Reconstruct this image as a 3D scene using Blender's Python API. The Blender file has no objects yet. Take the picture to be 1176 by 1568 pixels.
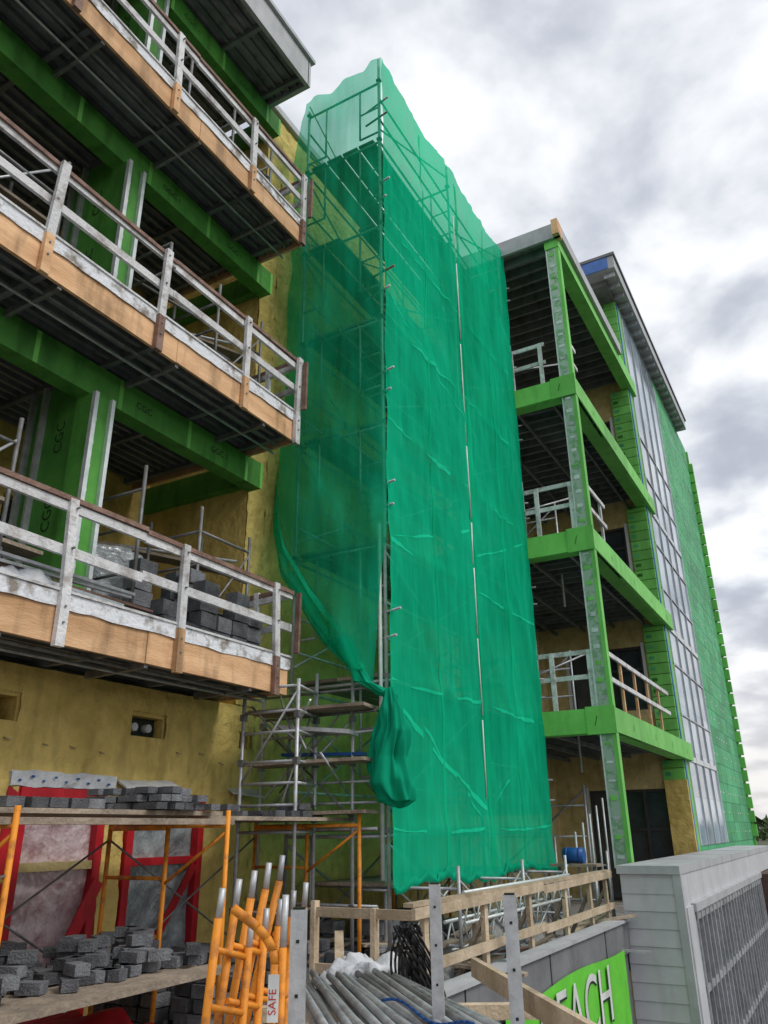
import bpy, math, random
from mathutils import Vector, Matrix, noise
random.seed(7)
R=random.uniform
scene=bpy.context.scene
CAMZ=1.75
# ---------------------------------------------------------------- materials
def mat(name,c,rough=.8,c2=None,scale=3.0,bump=.0,bscale=30.,metal=0.,island=.0,detail=4,lo=.35,hi=.65,stretch=(1,1,1),spec=.3,bd=.05,dirt=0.):
    m=bpy.data.materials.new(name); m.use_nodes=True
    nt=m.node_tree; N=nt.nodes; L=nt.links
    p=N['Principled BSDF']; p.inputs['Roughness'].default_value=rough; p.inputs['Metallic'].default_value=metal
    p.inputs['Specular IOR Level'].default_value=spec
    tc=N.new('ShaderNodeTexCoord'); mp=N.new('ShaderNodeMapping'); mp.inputs['Scale'].default_value=stretch
    L.new(tc.outputs['Object'],mp.inputs['Vector'])
    n=N.new('ShaderNodeTexNoise'); n.inputs['Scale'].default_value=scale; n.inputs['Detail'].default_value=detail; n.inputs['Roughness'].default_value=.65
    L.new(mp.outputs[0],n.inputs['Vector'])
    r=N.new('ShaderNodeValToRGB'); r.color_ramp.elements[0].position=lo; r.color_ramp.elements[1].position=hi
    if c2 is None: c2=tuple(x*.7 for x in c)
    r.color_ramp.elements[0].color=(*c2,1); r.color_ramp.elements[1].color=(*c,1)
    L.new(n.outputs['Fac'],r.inputs['Fac'])
    out=r.outputs['Color']
    if dirt>0:
        mp2=N.new('ShaderNodeMapping'); mp2.inputs['Scale'].default_value=(1,1,.25); L.new(tc.outputs['Object'],mp2.inputs['Vector'])
        nd=N.new('ShaderNodeTexNoise'); nd.inputs['Scale'].default_value=4.3; nd.inputs['Detail'].default_value=4; L.new(mp2.outputs[0],nd.inputs['Vector'])
        md=N.new('ShaderNodeMapRange'); md.inputs['From Min'].default_value=.52; md.inputs['From Max'].default_value=.68
        md.inputs['To Min'].default_value=1; md.inputs['To Max'].default_value=1-dirt; L.new(nd.outputs['Fac'],md.inputs['Value'])
        vd=N.new('ShaderNodeVectorMath'); vd.operation='SCALE'; L.new(out,vd.inputs[0]); L.new(md.outputs[0],vd.inputs['Scale']); out=vd.outputs[0]
    if island>0:
        g=N.new('ShaderNodeNewGeometry'); mr=N.new('ShaderNodeMapRange')
        mr.inputs['To Min'].default_value=1-island; mr.inputs['To Max'].default_value=1+island*.6
        L.new(g.outputs['Random Per Island'],mr.inputs['Value'])
        mx=N.new('ShaderNodeVectorMath'); mx.operation='SCALE'
        L.new(out,mx.inputs[0]); L.new(mr.outputs[0],mx.inputs['Scale']); out=mx.outputs[0]
    L.new(out,p.inputs['Base Color'])
    if bump>0:
        n2=N.new('ShaderNodeTexNoise'); n2.inputs['Scale'].default_value=bscale; n2.inputs['Detail'].default_value=3
        L.new(mp.outputs[0],n2.inputs['Vector'])
        b=N.new('ShaderNodeBump'); b.inputs['Strength'].default_value=bump; b.inputs['Distance'].default_value=bd
        L.new(n2.outputs['Fac'],b.inputs['Height']); L.new(b.outputs[0],p.inputs['Normal'])
    return m
M={}
M['foam']=mat('yellow_foam',(.76,.57,.19),.85,(.52,.38,.11),1.6,1.0,7,detail=7,lo=.32,hi=.62,dirt=.25)
M['foam2']=mat('yellow_foam_pale',(.66,.54,.27),.9,(.46,.37,.16),2.5,.6,10,dirt=.25)
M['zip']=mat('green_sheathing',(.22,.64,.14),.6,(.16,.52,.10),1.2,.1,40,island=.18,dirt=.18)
M['zips']=mat('green_sheathing_shaded',(.10,.34,.06),.7,(.06,.24,.04),1.8,.1,40,island=.25,dirt=.35)  # deep shade under the left slabs put into the green, plus dirt streaks
M['zipd']=mat('green_sheathing_teal',(.10,.46,.21),.6,(.07,.36,.16),2.0,.1,40,island=.25,dirt=.2)
M['ply']=mat('plywood_fascia',(.84,.53,.30),.8,(.60,.35,.18),1.6,.2,20,island=.18,stretch=(1,.6,3),dirt=.4)
M['wood']=mat('weathered_wood',(.42,.34,.26),.85,(.22,.18,.14),3,.4,25,island=.35)
M['lumber']=mat('fresh_lumber',(.66,.53,.38),.8,(.46,.36,.24),4,.3,30,island=.25,dirt=.3)
M['white']=mat('white_painted_wood',(.72,.72,.73),.7,(.40,.37,.35),4,.3,30,island=.15,lo=.34,hi=.5,dirt=.3)
M['rust']=mat('brown_top_rail',(.30,.19,.15),.7,(.16,.09,.07),6,.3,40)
M['slab']=mat('concrete_edge',(.78,.80,.84),.85,(.28,.25,.22),3.5,.4,20,lo=.36,hi=.5)
M['conc']=mat('concrete',(.40,.39,.38),.9,(.24,.23,.22),2,.5,25,dirt=.4)
M['deck']=mat('metal_decking',(.24,.255,.275),.5,(.15,.16,.17),2,0,20,metal=.2,island=.3,dirt=.3)
M['galv']=mat('galvanised_steel',(.58,.60,.62),.45,(.40,.41,.43),9,.05,60,metal=.4,island=.15,dirt=.25)
M['galvg']=mat('green_taped_steel',(.42,.52,.44),.5,(.22,.40,.22),7,.05,60,metal=.2,island=.15,lo=.42,hi=.52)
M['stud']=mat('steel_stud',(.74,.78,.78),.4,(.54,.60,.59),8,0,60,metal=.2,island=.1)
M['tube']=mat('dull_steel_tube',(.26,.27,.28),.5,(.16,.15,.14),9,0,60,metal=.3,island=.2)
M['orange']=mat('orange_paint',(.83,.30,.03),.5,(.48,.17,.03),9,.05,60,island=.12,lo=.34,hi=.5,dirt=.35)
M['block']=mat('concrete_block',(.20,.21,.225),.95,(.11,.11,.12),6,.5,60,island=.5)
M['glass']=mat('window_glass',(.06,.075,.085),.08,(.03,.04,.05),1,0,1,spec=.8)
M['cglass']=mat('curtain_wall_glass',(.44,.54,.62),.10,(.26,.34,.42),.9,.08,2.5,island=.35,spec=.9)
M['frame']=mat('dark_window_frame',(.06,.06,.065),.5)
M['wframe']=mat('white_mullion',(.70,.73,.75),.5,(.6,.63,.66))
M['blue']=mat('blue_tape',(.10,.22,.6),.5)
M['dark']=mat('black_marking',(.02,.03,.02),.7)
M['mark']=mat('sheathing_print',(.04,.20,.03),.7)
M['siding']=mat('white_siding',(.58,.59,.61),.6,(.50,.51,.53),1.5,.05,20,island=.05,dirt=.12)
M['cap']=mat('metal_cap',(.50,.51,.53),.5,(.40,.41,.43),1.5,.05,20,dirt=.15)
M['gfascia']=mat('grey_fascia',(.22,.225,.235),.6,(.16,.16,.17),1.5,.1,20,dirt=.2)
M['brick']=mat('dark_brick',(.15,.09,.07),.9,(.08,.05,.045),12,.5,30)
M['red']=mat('red_flashing_tape',(.60,.02,.03),.45,(.40,.01,.02),3,dirt=.3)
M['poly']=mat('plastic_sheet',(.72,.60,.62),.25,(.42,.26,.28),5,1.0,7,lo=.35,hi=.6,spec=.7)
M['polyb']=mat('plastic_sheet_grey',(.42,.46,.48),.25,(.17,.19,.20),4,1.0,7,spec=.7)
M['asphalt']=mat('asphalt',(.055,.055,.058),.9,(.04,.04,.042),.5,.2,40)
M['ground']=mat('ground_earth',(.10,.11,.06),.95,(.06,.07,.04),.05,.2,3)
M['leaf']=mat('foliage',(.07,.10,.035),.8,(.035,.06,.02),.2,0,3,island=.5)
M['banner']=mat('green_banner',(.16,.66,.05),.5,(.12,.54,.04))
M['wtxt']=mat('white_lettering_and_gap_light',(.78,.80,.78),.6)
M['bluep']=mat('blue_plastic',(.02,.10,.35),.4)
M['tarp']=mat('white_tarp',(.70,.72,.74),.5,(.48,.5,.53),3,.8,8)
M['black']=mat('black_rubber',(.02,.02,.02),.5)

def netmat(name,transp,col,dark,tl=.4):
    m=bpy.data.materials.new(name); m.use_nodes=True
    nt=m.node_tree;N=nt.nodes;L=nt.links
    N.remove(N['Principled BSDF']); o=N['Material Output']
    tc=N.new('ShaderNodeTexCoord')
    mp=N.new('ShaderNodeMapping'); mp.inputs['Scale'].default_value=(1,1,.45); L.new(tc.outputs['Object'],mp.inputs['Vector'])
    n=N.new('ShaderNodeTexNoise'); n.inputs['Scale'].default_value=1.1; n.inputs['Detail'].default_value=3
    L.new(mp.outputs[0],n.inputs['Vector'])
    mp2=N.new('ShaderNodeMapping'); mp2.inputs['Scale'].default_value=(1,1,.07); L.new(tc.outputs['Object'],mp2.inputs['Vector'])
    n2=N.new('ShaderNodeTexNoise'); n2.inputs['Scale'].default_value=9; n2.inputs['Detail'].default_value=3
    L.new(mp2.outputs[0],n2.inputs['Vector'])
    av=N.new('ShaderNodeMix'); av.inputs[0].default_value=.38; L.new(n.outputs['Fac'],av.inputs[2]); L.new(n2.outputs['Fac'],av.inputs[3])
    r=N.new('ShaderNodeValToRGB'); r.color_ramp.elements[0].position=.34; r.color_ramp.elements[1].position=.66
    r.color_ramp.elements[0].color=(*dark,1); r.color_ramp.elements[1].color=(*col,1); L.new(av.outputs[0],r.inputs['Fac'])
    d=N.new('ShaderNodeBsdfDiffuse'); t=N.new('ShaderNodeBsdfTranslucent'); tr=N.new('ShaderNodeBsdfTransparent')
    for s in (d,t): L.new(r.outputs[0],s.inputs['Color'])
    m1=N.new('ShaderNodeMixShader'); m1.inputs[0].default_value=tl; L.new(d.outputs[0],m1.inputs[1]); L.new(t.outputs[0],m1.inputs[2])
    mr=N.new('ShaderNodeMapRange'); mr.inputs['From Min'].default_value=.35; mr.inputs['From Max'].default_value=.65
    mr.inputs['To Min'].default_value=transp*1.25; mr.inputs['To Max'].default_value=transp*.75; L.new(av.outputs[0],mr.inputs['Value'])
    m2=N.new('ShaderNodeMixShader'); L.new(mr.outputs[0],m2.inputs[0]); L.new(m1.outputs[0],m2.inputs[1]); L.new(tr.outputs[0],m2.inputs[2])
    tr.inputs['Color'].default_value=(.6,1,.85,1)
    L.new(m2.outputs[0],o.inputs['Surface'])
    return m
M['net']=netmat('green_debris_net',.20,(.012,.76,.42),(.007,.54,.28))
M['netl']=netmat('green_debris_net_seam_sheen',.12,(.03,.86,.52),(.012,.70,.40),.3)  # paler green paints the sheen on creases, along seams and pressed braces
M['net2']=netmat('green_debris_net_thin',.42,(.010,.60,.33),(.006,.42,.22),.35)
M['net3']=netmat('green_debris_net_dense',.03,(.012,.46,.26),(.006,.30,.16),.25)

# ---------------------------------------------------------------- builder
class B:
    def __init__(s,name): s.n=name; s.v=[]; s.f=[]; s.mi=[]; s.ms=[]; s.sm=[]
    def m(s,k):
        if k not in s.ms: s.ms.append(k)
        return s.ms.index(k)
    def face(s,idx,k,sm=False): s.f.append(idx); s.mi.append(s.m(k)); s.sm.append(sm)
    def hexa(s,P,k):
        o=len(s.v); s.v+= [tuple(p) for p in P]
        for q in ((0,3,2,1),(4,5,6,7),(0,1,5,4),(1,2,6,5),(2,3,7,6),(3,0,4,7)): s.face([o+i for i in q],k)
    def box(s,x0,x1,y0,y1,z0,z1,k):
        if x0>x1:x0,x1=x1,x0
        if y0>y1:y0,y1=y1,y0
        if z0>z1:z0,z1=z1,z0
        s.hexa([(x0,y0,z0),(x1,y0,z0),(x1,y1,z0),(x0,y1,z0),(x0,y0,z1),(x1,y0,z1),(x1,y1,z1),(x0,y1,z1)],k)
    def rbox(s,c,sx,sy,sz,ang,k,tilt=0):
        Mx=Matrix.Translation(c)@Matrix.Rotation(ang,4,'Z')@Matrix.Rotation(tilt,4,'X')
        P=[Mx@Vector((a*sx/2,b*sy/2,cc*sz/2)) for cc in (-1,1) for a,b in ((-1,-1),(1,-1),(1,1),(-1,1))]
        s.hexa(P,k)
    def beam(s,p,q,w,h,k,up=(0,0,1)):
        p=Vector(p);q=Vector(q);d=(q-p).normalized();u=Vector(up)
        if abs(d.dot(u))>.95:u=Vector((0,1,0))
        r=d.cross(u).normalized();u=r.cross(d)
        r*=w/2;u*=h/2
        s.hexa([p-r-u,p+r-u,q+r-u,q-r-u,p-r+u,p+r+u,q+r+u,q-r+u],k)
    def tube(s,p,q,r,k,n=8):
        p=Vector(p);q=Vector(q);d=(q-p).normalized()
        a=Vector((0,0,1)) if abs(d.z)<.9 else Vector((1,0,0))
        x=d.cross(a).normalized();y=d.cross(x)
        o=len(s.v)
        for c in (p,q):
            for i in range(n):
                t=2*math.pi*i/n; s.v.append(tuple(c+x*math.cos(t)*r+y*math.sin(t)*r))
        for i in range(n):
            j=(i+1)%n; s.face([o+i,o+j,o+n+j,o+n+i],k,True)
        s.face([o+i for i in range(n)][::-1],k); s.face([o+n+i for i in range(n)],k)
    def path(s,pts,r,k,n=7):
        for a,b in zip(pts,pts[1:]): s.tube(a,b,r,k,n)
    def quad(s,a,b,c,d,k):
        o=len(s.v); s.v+=[tuple(a),tuple(b),tuple(c),tuple(d)]; s.face([o,o+1,o+2,o+3],k)
    def grid(s,fn,nu,nv,k,skip=None):
        o=len(s.v)
        for j in range(nv+1):
            for i in range(nu+1): s.v.append(tuple(fn(i/nu,j/nv)))
        for j in range(nv):
            for i in range(nu):
                if skip and skip((i+.5)/nu,(j+.5)/nv): continue
                a=o+j*(nu+1)+i; s.face([a,a+1,a+nu+2,a+nu+1],k,True)
    def text(s,t,o,xd,ud,size,k):
        cu=bpy.data.curves.new('t','FONT'); cu.body=t; cu.size=size
        ob=bpy.data.objects.new('t',cu); bpy.context.collection.objects.link(ob)
        bpy.context.view_layer.update()
        me=ob.evaluated_get(bpy.context.evaluated_depsgraph_get()).to_mesh()
        of=len(s.v); o=Vector(o);xd=Vector(xd).normalized();ud=Vector(ud).normalized()
        for v in me.vertices: s.v.append(tuple(o+xd*v.co.x+ud*v.co.y))
        for p in me.polygons: s.face([of+i for i in p.vertices],k)
        bpy.data.objects.remove(ob)
    def done(s):
        me=bpy.data.meshes.new(s.n); me.from_pydata(s.v,[],s.f)
        for k in s.ms: me.materials.append(M[k])
        me.polygons.foreach_set('material_index',s.mi); me.polygons.foreach_set('use_smooth',s.sm)
        me.update(); ob=bpy.data.objects.new(s.n,me); bpy.context.collection.objects.link(ob); return ob

def wall_x(b,x0,x1,y0,y1,z0,z1,holes,k):
    ys=sorted({y0,y1,*[h[0] for h in holes],*[h[1] for h in holes]}); zs=sorted({z0,z1,*[h[2] for h in holes],*[h[3] for h in holes]})
    for i in range(len(ys)-1):
        for j in range(len(zs)-1):
            cy=(ys[i]+ys[i+1])/2;cz=(zs[j]+zs[j+1])/2
            if any(h[0]<cy<h[1] and h[2]<cz<h[3] for h in holes): continue
            b.box(x0,x1,ys[i],ys[i+1],zs[j],zs[j+1],k)
def wall_y(b,y0,y1,x0,x1,z0,z1,holes,k):
    xs=sorted({x0,x1,*[h[0] for h in holes],*[h[1] for h in holes]}); zs=sorted({z0,z1,*[h[2] for h in holes],*[h[3] for h in holes]})
    for i in range(len(xs)-1):
        for j in range(len(zs)-1):
            cx=(xs[i]+xs[i+1])/2;cz=(zs[j]+zs[j+1])/2
            if any(h[0]<cx<h[1] and h[2]<cz<h[3] for h in holes): continue
            b.box(xs[i],xs[i+1],y0,y1,zs[j],zs[j+1],k)

LV=[3.4,7.0,10.6]; ROOF=14.2
FX=-6.04; WX=-7.2
# ================================================================ LEFT BUILDING
b=B('apartment_building')
holes=[(5.36,6.46,0,2.2),(6.8,8.05,0,2.15),(6.73,7.25,2.82,3.05),(8.70,8.90,2.82,3.02),(4.9,5.2,2.82,3.06)]
wall_x(b,WX-.35,WX,-4,14.9,-.3,3.38,holes,'foam')
def foam_patch(y0,y1,z0,z1,x,seed,amp=.045):
    def hole(u,v):
        y=y0+(y1-y0)*u;z=z0+(z1-z0)*v
        return any(h[0]-.03<y<h[1]+.03 and h[2]-.03<z<h[3]+.03 for h in holes)
    def f(u,v):
        y=y0+(y1-y0)*u;z=z0+(z1-z0)*v
        seam=-.012*(math.exp(-((z/.61-round(z/.61))/.02)**2)+math.exp(-((y/1.22-round(y/1.22))/.012)**2))
        return (x+.022+seam+amp*(.6*noise.noise(Vector((y*2,z*2,seed)))+.4*noise.noise(Vector((y*7,z*7,seed)))+.35*noise.noise(Vector((y*15,z*9,seed)))),y,z)
    b.grid(f,int((y1-y0)*18),int((z1-z0)*18),'foam',hole if z0<3 else None)
foam_patch(2,9.0,0,3.38,WX+.01,1); foam_patch(9.0,14.9,0,14.6,WX+.01,2)
foam_patch(8.57,9.0,3.4,14.6,WX+.01,3)
b.box(WX-.6,WX-.36,-4,14.9,-.3,3.38,'frame')
b.box(WX-.35,WX,8.57,14.9,3.38,14.7,'foam')
b.box(-9.6,WX-.35,8.57,8.8,3.5,14.2,'foam')
bh=[]
for z in LV: bh+= [(6.0,7.6,z+1.3,z+2.7),(1.6,3.4,z+.9,z+2.8)]
wall_x(b,-9.6,-9.3,-4,8.57,3.4,14.2,bh,'foam')
for z in LV:
    for (ya,yb) in ((6.0,7.6),(1.6,3.4)):
        b.box(-9.5,-9.45,ya,yb,z+.9,z+2.8,'glass')
        b.box(-9.44,-9.38,(ya+yb)/2-.03,(ya+yb)/2+.03,z+.9,z+2.8,'frame')
for z in LV+[ROOF]:
    roof=z==ROOF
    t=.6 if roof else .36
    b.box(-9.6,FX-.07,-4,8.2,z+.14,z+t,'conc' if roof else 'deck')
    x=-9.2
    while x<FX-.15:
        b.box(x,x+.055,-4,8.19,z+.06,z+.14,'deck'); x+=.17
    for y in (-2.5,-.9,.7,2.3,3.9,5.4,6.9,8.0):
        b.box(-9.3,FX-.075,y,y+.07,z+.0,z+.135,'deck')
    if roof:
        b.box(FX-.07,FX,-4,8.22,z,z+.62,'cap'); b.box(-9.6,FX,8.2,8.28,z-.002,z+.618,'cap')
        b.box(-9.6,FX+.06,-4,8.34,z+.62,z+.70,'cap')
    else:
        y=-4
        while y<8.2:
            y2=min(y+2.44,8.22); b.box(FX-.04+R(-.006,.006),FX+R(-.004,.006),y,y2-.006,z-.02+R(-.015,.015),z+.30,'ply'); y=y2
        b.box(-9.6,FX-.041,8.2,8.235,z-.015,z+.3,'ply')
        b.box(FX-.2,FX+.015,-4,8.235,z+.303,z+.43,'slab')
        def rag(u,v,z=z):
            y=-4+12.2*u
            return (FX+.018+.012*noise.noise(Vector((y*3,v*2,z))),y,z+.31+.135*v+.02*noise.noise(Vector((y*4,v,z)))-(.02 if v<.1 else 0))
        b.grid(rag,240,2,'slab')
        b.box(FX-.02,FX+.035,-4,8.23,z+.445,z+.47,'white')
        b.tube((FX-.25,-4,z-.05),(FX-.25,8.1,z-.05),.022,'tube'); b.tube((FX-.5,-4,z-.09),(FX-.42,8.25,z-.07),.018,'galv')
        for yy in (-1,.6,2.4,4.1,5.8,7.5): b.beam((FX-.03,yy,z-.03),(FX-.9,yy,z-.06),.05,.08,'tube')
for i,z in enumerate(LV+[ROOF]):
    if i==0: continue
    y=-4
    while y<8.5:
        y2=min(y+1.22,8.56)
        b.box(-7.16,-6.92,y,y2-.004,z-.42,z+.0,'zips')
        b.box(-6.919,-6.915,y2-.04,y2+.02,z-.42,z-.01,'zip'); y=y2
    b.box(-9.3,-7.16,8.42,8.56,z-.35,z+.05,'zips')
    for y in (.3,2.9,6.0,7.4):
        b.text(random.choice(['CGC //','GGC /','CGC']),(-6.913,y,z-.27),(0,1,0),(0,0,1),.13,'dark')
for i in range(3):
    z0=LV[i]+.43; z1=(LV+[ROOF])[i+1]-.42
    for y in (-1.6,1.9,5.3):
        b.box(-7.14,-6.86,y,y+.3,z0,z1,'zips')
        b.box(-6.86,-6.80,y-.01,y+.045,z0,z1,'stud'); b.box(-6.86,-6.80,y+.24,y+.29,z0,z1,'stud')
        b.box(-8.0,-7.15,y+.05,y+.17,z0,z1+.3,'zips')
        for xx in (-7.98,-7.75): b.box(xx,xx+.04,y-.03,y+.049,z0,z1+.3,'galv')
        b.text('CGC',(-7.35,y+.045,z0+1.1),(0,0,1),(-1,0,0),.2,'dark'); b.text('CGC',(-7.35,y+.045,z0+2.1),(0,0,1),(-1,0,0),.2,'dark')
        for k in range(8):
            zz=z0+.3+k*.3
            b.box(-6.855,-6.85,y+.06,y+.09,zz,zz+.04,'wtxt')
for i in range(3):
    z=LV[i]+1.5
    b.box(-9.29,-9.2,-4,5.2,z,z+.06,'wood')
def door(y0,y1,h,kk,bands=True):
    x=WX+.02
    for a,c in ((y0,y0+.1),(y1-.1,y1)): b.box(x-.06,x+.05,a,c,0,h,'red')
    b.box(x-.06,x+.048,y0+.1,y1-.1,h-.1,h,'red')
    b.box(x-.055,x+.035,y0+.1,y1-.1,1.42,1.5,'foam2' if bands else 'red')
    def fn(u,v):
        yy=y0+.1+(y1-y0-.2)*u; zz=v*(h-.1)
        return (x-.06+.06*noise.noise(Vector((yy*4,zz*3,y0))),yy,zz)
    b.grid(fn,14,24,kk)
door(5.36,6.46,2.2,'poly'); door(6.8,8.05,2.15,'polyb',False)
def hd(u,v):
    y=5.22+1.34*u; return (WX+.07+.02*noise.noise(Vector((y*6,v*3,1))),y,2.205+.15*v+.02*noise.noise(Vector((y*5,v,3))))
b.grid(hd,30,4,'tarp'); b.box(WX,WX+.055,5.22,6.56,2.205,2.34,'tarp')
for k in range(9): b.box(WX+.085,WX+.09,5.3+k*.14,5.32+k*.14+R(0,.02),2.25+.04*(k%2),2.27+.04*(k%2),'bluep')
b.box(WX,WX+.055,5.22,5.359,0,2.2,'red'); b.beam((WX+.08,6.45,1.3),(WX+.08,5.8,.1),.02,.14,'red',up=(0,1,0)); b.beam((WX+.09,7.9,1.4),(WX+.09,7.3,.6),.02,.1,'red',up=(0,1,0))
b.beam((WX+.05,6.6,2.30),(WX+.22,7.4,2.26),.4,.02,'tarp',up=(.4,0,1)) 
b.beam((WX+.05,8.5,2.28),(WX+.2,8.95,2.24),.3,.02,'tarp',up=(.4,0,1))
for y in (6.86,7.08): b.tube((WX-.2,y,2.93),(WX-.05,y,2.93),.05,'galv')
for y in (4.6,5.1,5.55,5.9,6.3,7.5,7.9,8.3,9.4):
    zz=2.62+R(-.1,.1); b.path([(WX+.01,y,zz),(WX+.06,y,zz-.02),(WX+.06,y+.05,zz-.03)],.007,'wood',5)
b.box(WX-.2,WX-.14,6.73,7.25,2.82,3.05,'dark')
b.box(WX-.4,WX+.09,8.4,15.0,14.7,14.85,'cap')
b.done()

def railing_y(name,x,ys,zb,h=1.35,y0=None,y1=None,offs=0):
    g=B(name); y0=ys[0]-.1 if y0 is None else y0; y1=ys[-1]+.05 if y1 is None else y1
    for y in ys:
        t=R(-.03,.03)
        g.beam((x+.037,y,zb+.41),(x+.037+t,y+t,zb+h+.02),.10,.05,'white',up=(1,0,0))
        g.beam((x+.04,y,zb-.07),(x+.04,y,zb+.405),.10,.06,random.choice(['rust','white','ply']),up=(1,0,0))
        for zz in (.15,.3,h-.07,h-.48): g.tube((x+.04,y,zb+zz),(x+.085,y,zb+zz),.012,'tube',6)
    for (dz,k,hh) in ((h,'rust',.05),(h-.07,'white',.09),(h-.48,'white',.10)):
        y=y0
        while y<y1:
            yy=min(y+3.2,y1); s=R(-.03,.03)
            g.beam((x-.02+R(-.008,.008),y,zb+dz),(x-.02,yy,zb+dz+s),.09 if k=='rust' else .04,hh,k); y=yy
    return g
P1=[-3.2,-1.6,0,1.5,3.1,4.65,6.18,7.9]; P2=[-2.4,-.8,.7,2.3,3.84,5.41,6.98,8.16]; P3=[-2.6,-1.1,.5,2.1,3.65,5.24,6.85,8.15]
for z,P in zip(LV,(P1,P2,P3)):
    g=railing_y('balcony_guardrail',FX,P,z,y0=-4,y1=8.26)
    for (dz,k) in ((1.35,'rust'),(1.28,'white'),(.87,'white')):
        g.beam((FX-.05,8.2,z+dz),(-7.15,8.22,z+dz-.03),.05,.08,k)
    g.beam((-6.6,8.2,z+.3),(-6.6,8.2,z+1.4),.08,.04,'white')
    g.beam((FX+.12,8.22,z+.5),(FX+.13,8.22,z+1.3),.07,.04,'rust')
    g.done()

# ================================================================ RIGHT BUILDING
RX=-3.6; RY=15.06; BY=22.6; MX=-3.7
b=B('apartment_building')
RL=LV
win=[(-6.5,-4.4,z+1.25,z+3.0) for z in (3.5,7.1,10.7)]+[(-6.3,-4.1,.0,2.7)]
wall_y(b,BY,BY+.35,-9.5,MX-.01,-4,18.0,win,'foam2')
b.box(WX-.35,WX-.005,14.95,BY,-.3,14.6,'foam2')
for (x0,x1,z0,z1) in win:
    b.box(x0,x1,BY+.16,BY+.2,z0,z1,'glass')
    n=3
    for i in range(n+1):
        xx=x0+(x1-x0-.07)*i/n; b.box(xx,xx+.07,BY+.05,BY+.158,z0,z1,'frame')
    for zz in (z0,z0+(z1-z0)*.62,z1-.07): b.box(x0,x1,BY+.06,BY+.155,zz,zz+.07,'frame')
    b.box(x0-.09,x0-.002,BY-.02,BY+.1,z0-.09,z1+.09,'wframe'); b.box(x1+.002,x1+.09,BY-.02,BY+.1,z0-.09,z1+.09,'wframe')
for i,z in enumerate(RL):
    T=.45
    b.box(WX,RX-.06,RY+.06,BY,z+.33,z+.42,'deck')
    y=RY+.3
    while y<BY-.1:
        b.box(WX,RX-.061,y,y+.05,z+.17,z+.33,'deck'); y+=.4
    x=WX+.4
    while x<RX-.2:
        b.box(x,x+.06,RY+.07,BY-.01,z+.08,z+.169,'deck'); x+=.85
    b.box(WX,RX,RY,RY+.06,z,z+T,'zip')
    y=RY+.0
    while y<23.4:
        y2=min(y+2.44,23.4); b.box(RX-.06 if y>RY else RX,RX+.03,y,y2-.004,z-.0,z+T+.002,'zip'); y=y2
    b.box(RX-.35,RX-.061,RY+.06,23.3,z+.0,z+.03,'zip'); b.box(WX,RX-.36,RY+.06,RY+.35,z+.0,z+.03,'zip')
    b.box(RX-.5,RX+.05,RY-.03,RY-.002,z-.03,z+T+.03,'zip')
    b.text('CGC //',(WX+1.75,RY-.005,z+.15),(1,0,0),(0,0,1),.15,'mark')
    b.text('/',(RX-.35,RY-.036,z+.13),(1,0,0),(0,0,1),.25,'mark')
    for y in (16.5,18.6,20.5,22.5): b.text('//',(RX+.034,y,z+.13),(0,1,0),(0,0,1),.2,'mark')
z=14.75
b.box(WX,RX-.05,RY+.05,BY,z+.25,z+.5,'conc')
y=RY+.3
while y<BY-.1:
    b.box(WX,RX-.3,y,y+.05,z+.0,z+.249,'deck'); y+=.4
b.box(WX,RX+.12,RY-.08,RY-.001,z+.1,z+.52,'cap')
b.box(RX-.03,RX+.125,RY-.2,RY+.12,z+.1,z+.53,'ply')
b.box(RX-.3,RX+.03,RY+.0,23.2,z-.12,z+.35,'zip'); b.box(RX+.03,RX+.12,RY+.121,21.0,z+.2,z+.54,'cap')
for i in range(4):
    z0=(1.1 if i==0 else RL[i-1]+.46); z1=(RL+[14.7])[i]
    b.box(RX-.26,RX-.06,RY+.03,RY+.22,z0,z1,'galvg')
    b.box(RX-.058,RX+.02,RY+.02,RY+.2,z0,z1,'zip')
    b.box(RX-.29,RX-.262,RY+.02,RY+.22,z0,z1,'stud')
    k=z0+.15
    while k<z1: 
        b.box(RX-.22,RX-.1,RY+.02,RY+.028,k,k+R(.03,.09),random.choice(['stud','zip','galv'])); k+=.32
for i in range(5):
    z0=(2.9 if i==0 else RL[min(i-1,2)]+.46 if i<4 else 15.3); z1=(RL+[14.6,18.0])[i]
    if i==0:
        b.box(MX-.55,MX+.02,BY-.12,BY-.001,-.2,2.9,'foam')
    zz=z0
    while zz<z1-.05:
        z2=min(zz+.3,z1)
        b.box(MX-.55,MX+.0,BY-.1,BY-.001,zz,z2-.02,'zip')
        b.box(MX-.5,MX-.35,BY-.105,BY-.101,zz+.1,zz+.19,'mark' if random.random()<.25 else 'zipd')
        zz=z2
b.box(MX-.35,MX-.01,BY+.35,35.6,-4,18.1,'zipd')
b.box(MX-.009,MX+.03,BY-.0,BY+.12,1.1,17.9,'blue')
b.box(MX-.009,MX+.02,BY+.13,BY+.45,1.1,17.9,'zip')
y0,y1=23.1,28.2
for k in range(4):
    ya=y0+(y1-y0)*k/4; zz=1.3
    while zz<17.5:
        b.box(MX-.009,MX+.015,ya,ya+(y1-y0)/4-.004,zz,zz+1.196,'cglass'); zz+=1.2
for k in range(5):
    yy=y0+(y1-y0-.05)*k/4; b.box(MX+.016,MX+.05,yy,yy+.05,1.3,17.6,'wframe' if k in (0,4) else 'cap')
for z in RL:
    b.box(MX+.0152,MX+.05,y0,y1,z+.0,z+.14,'wframe'); b.box(MX+.0152,MX+.045,y0,y1,z+1.2,z+1.24,'cap'); b.box(MX+.0152,MX+.045,y0,y1,z+2.6,z+2.64,'cap')
y=28.3
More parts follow.
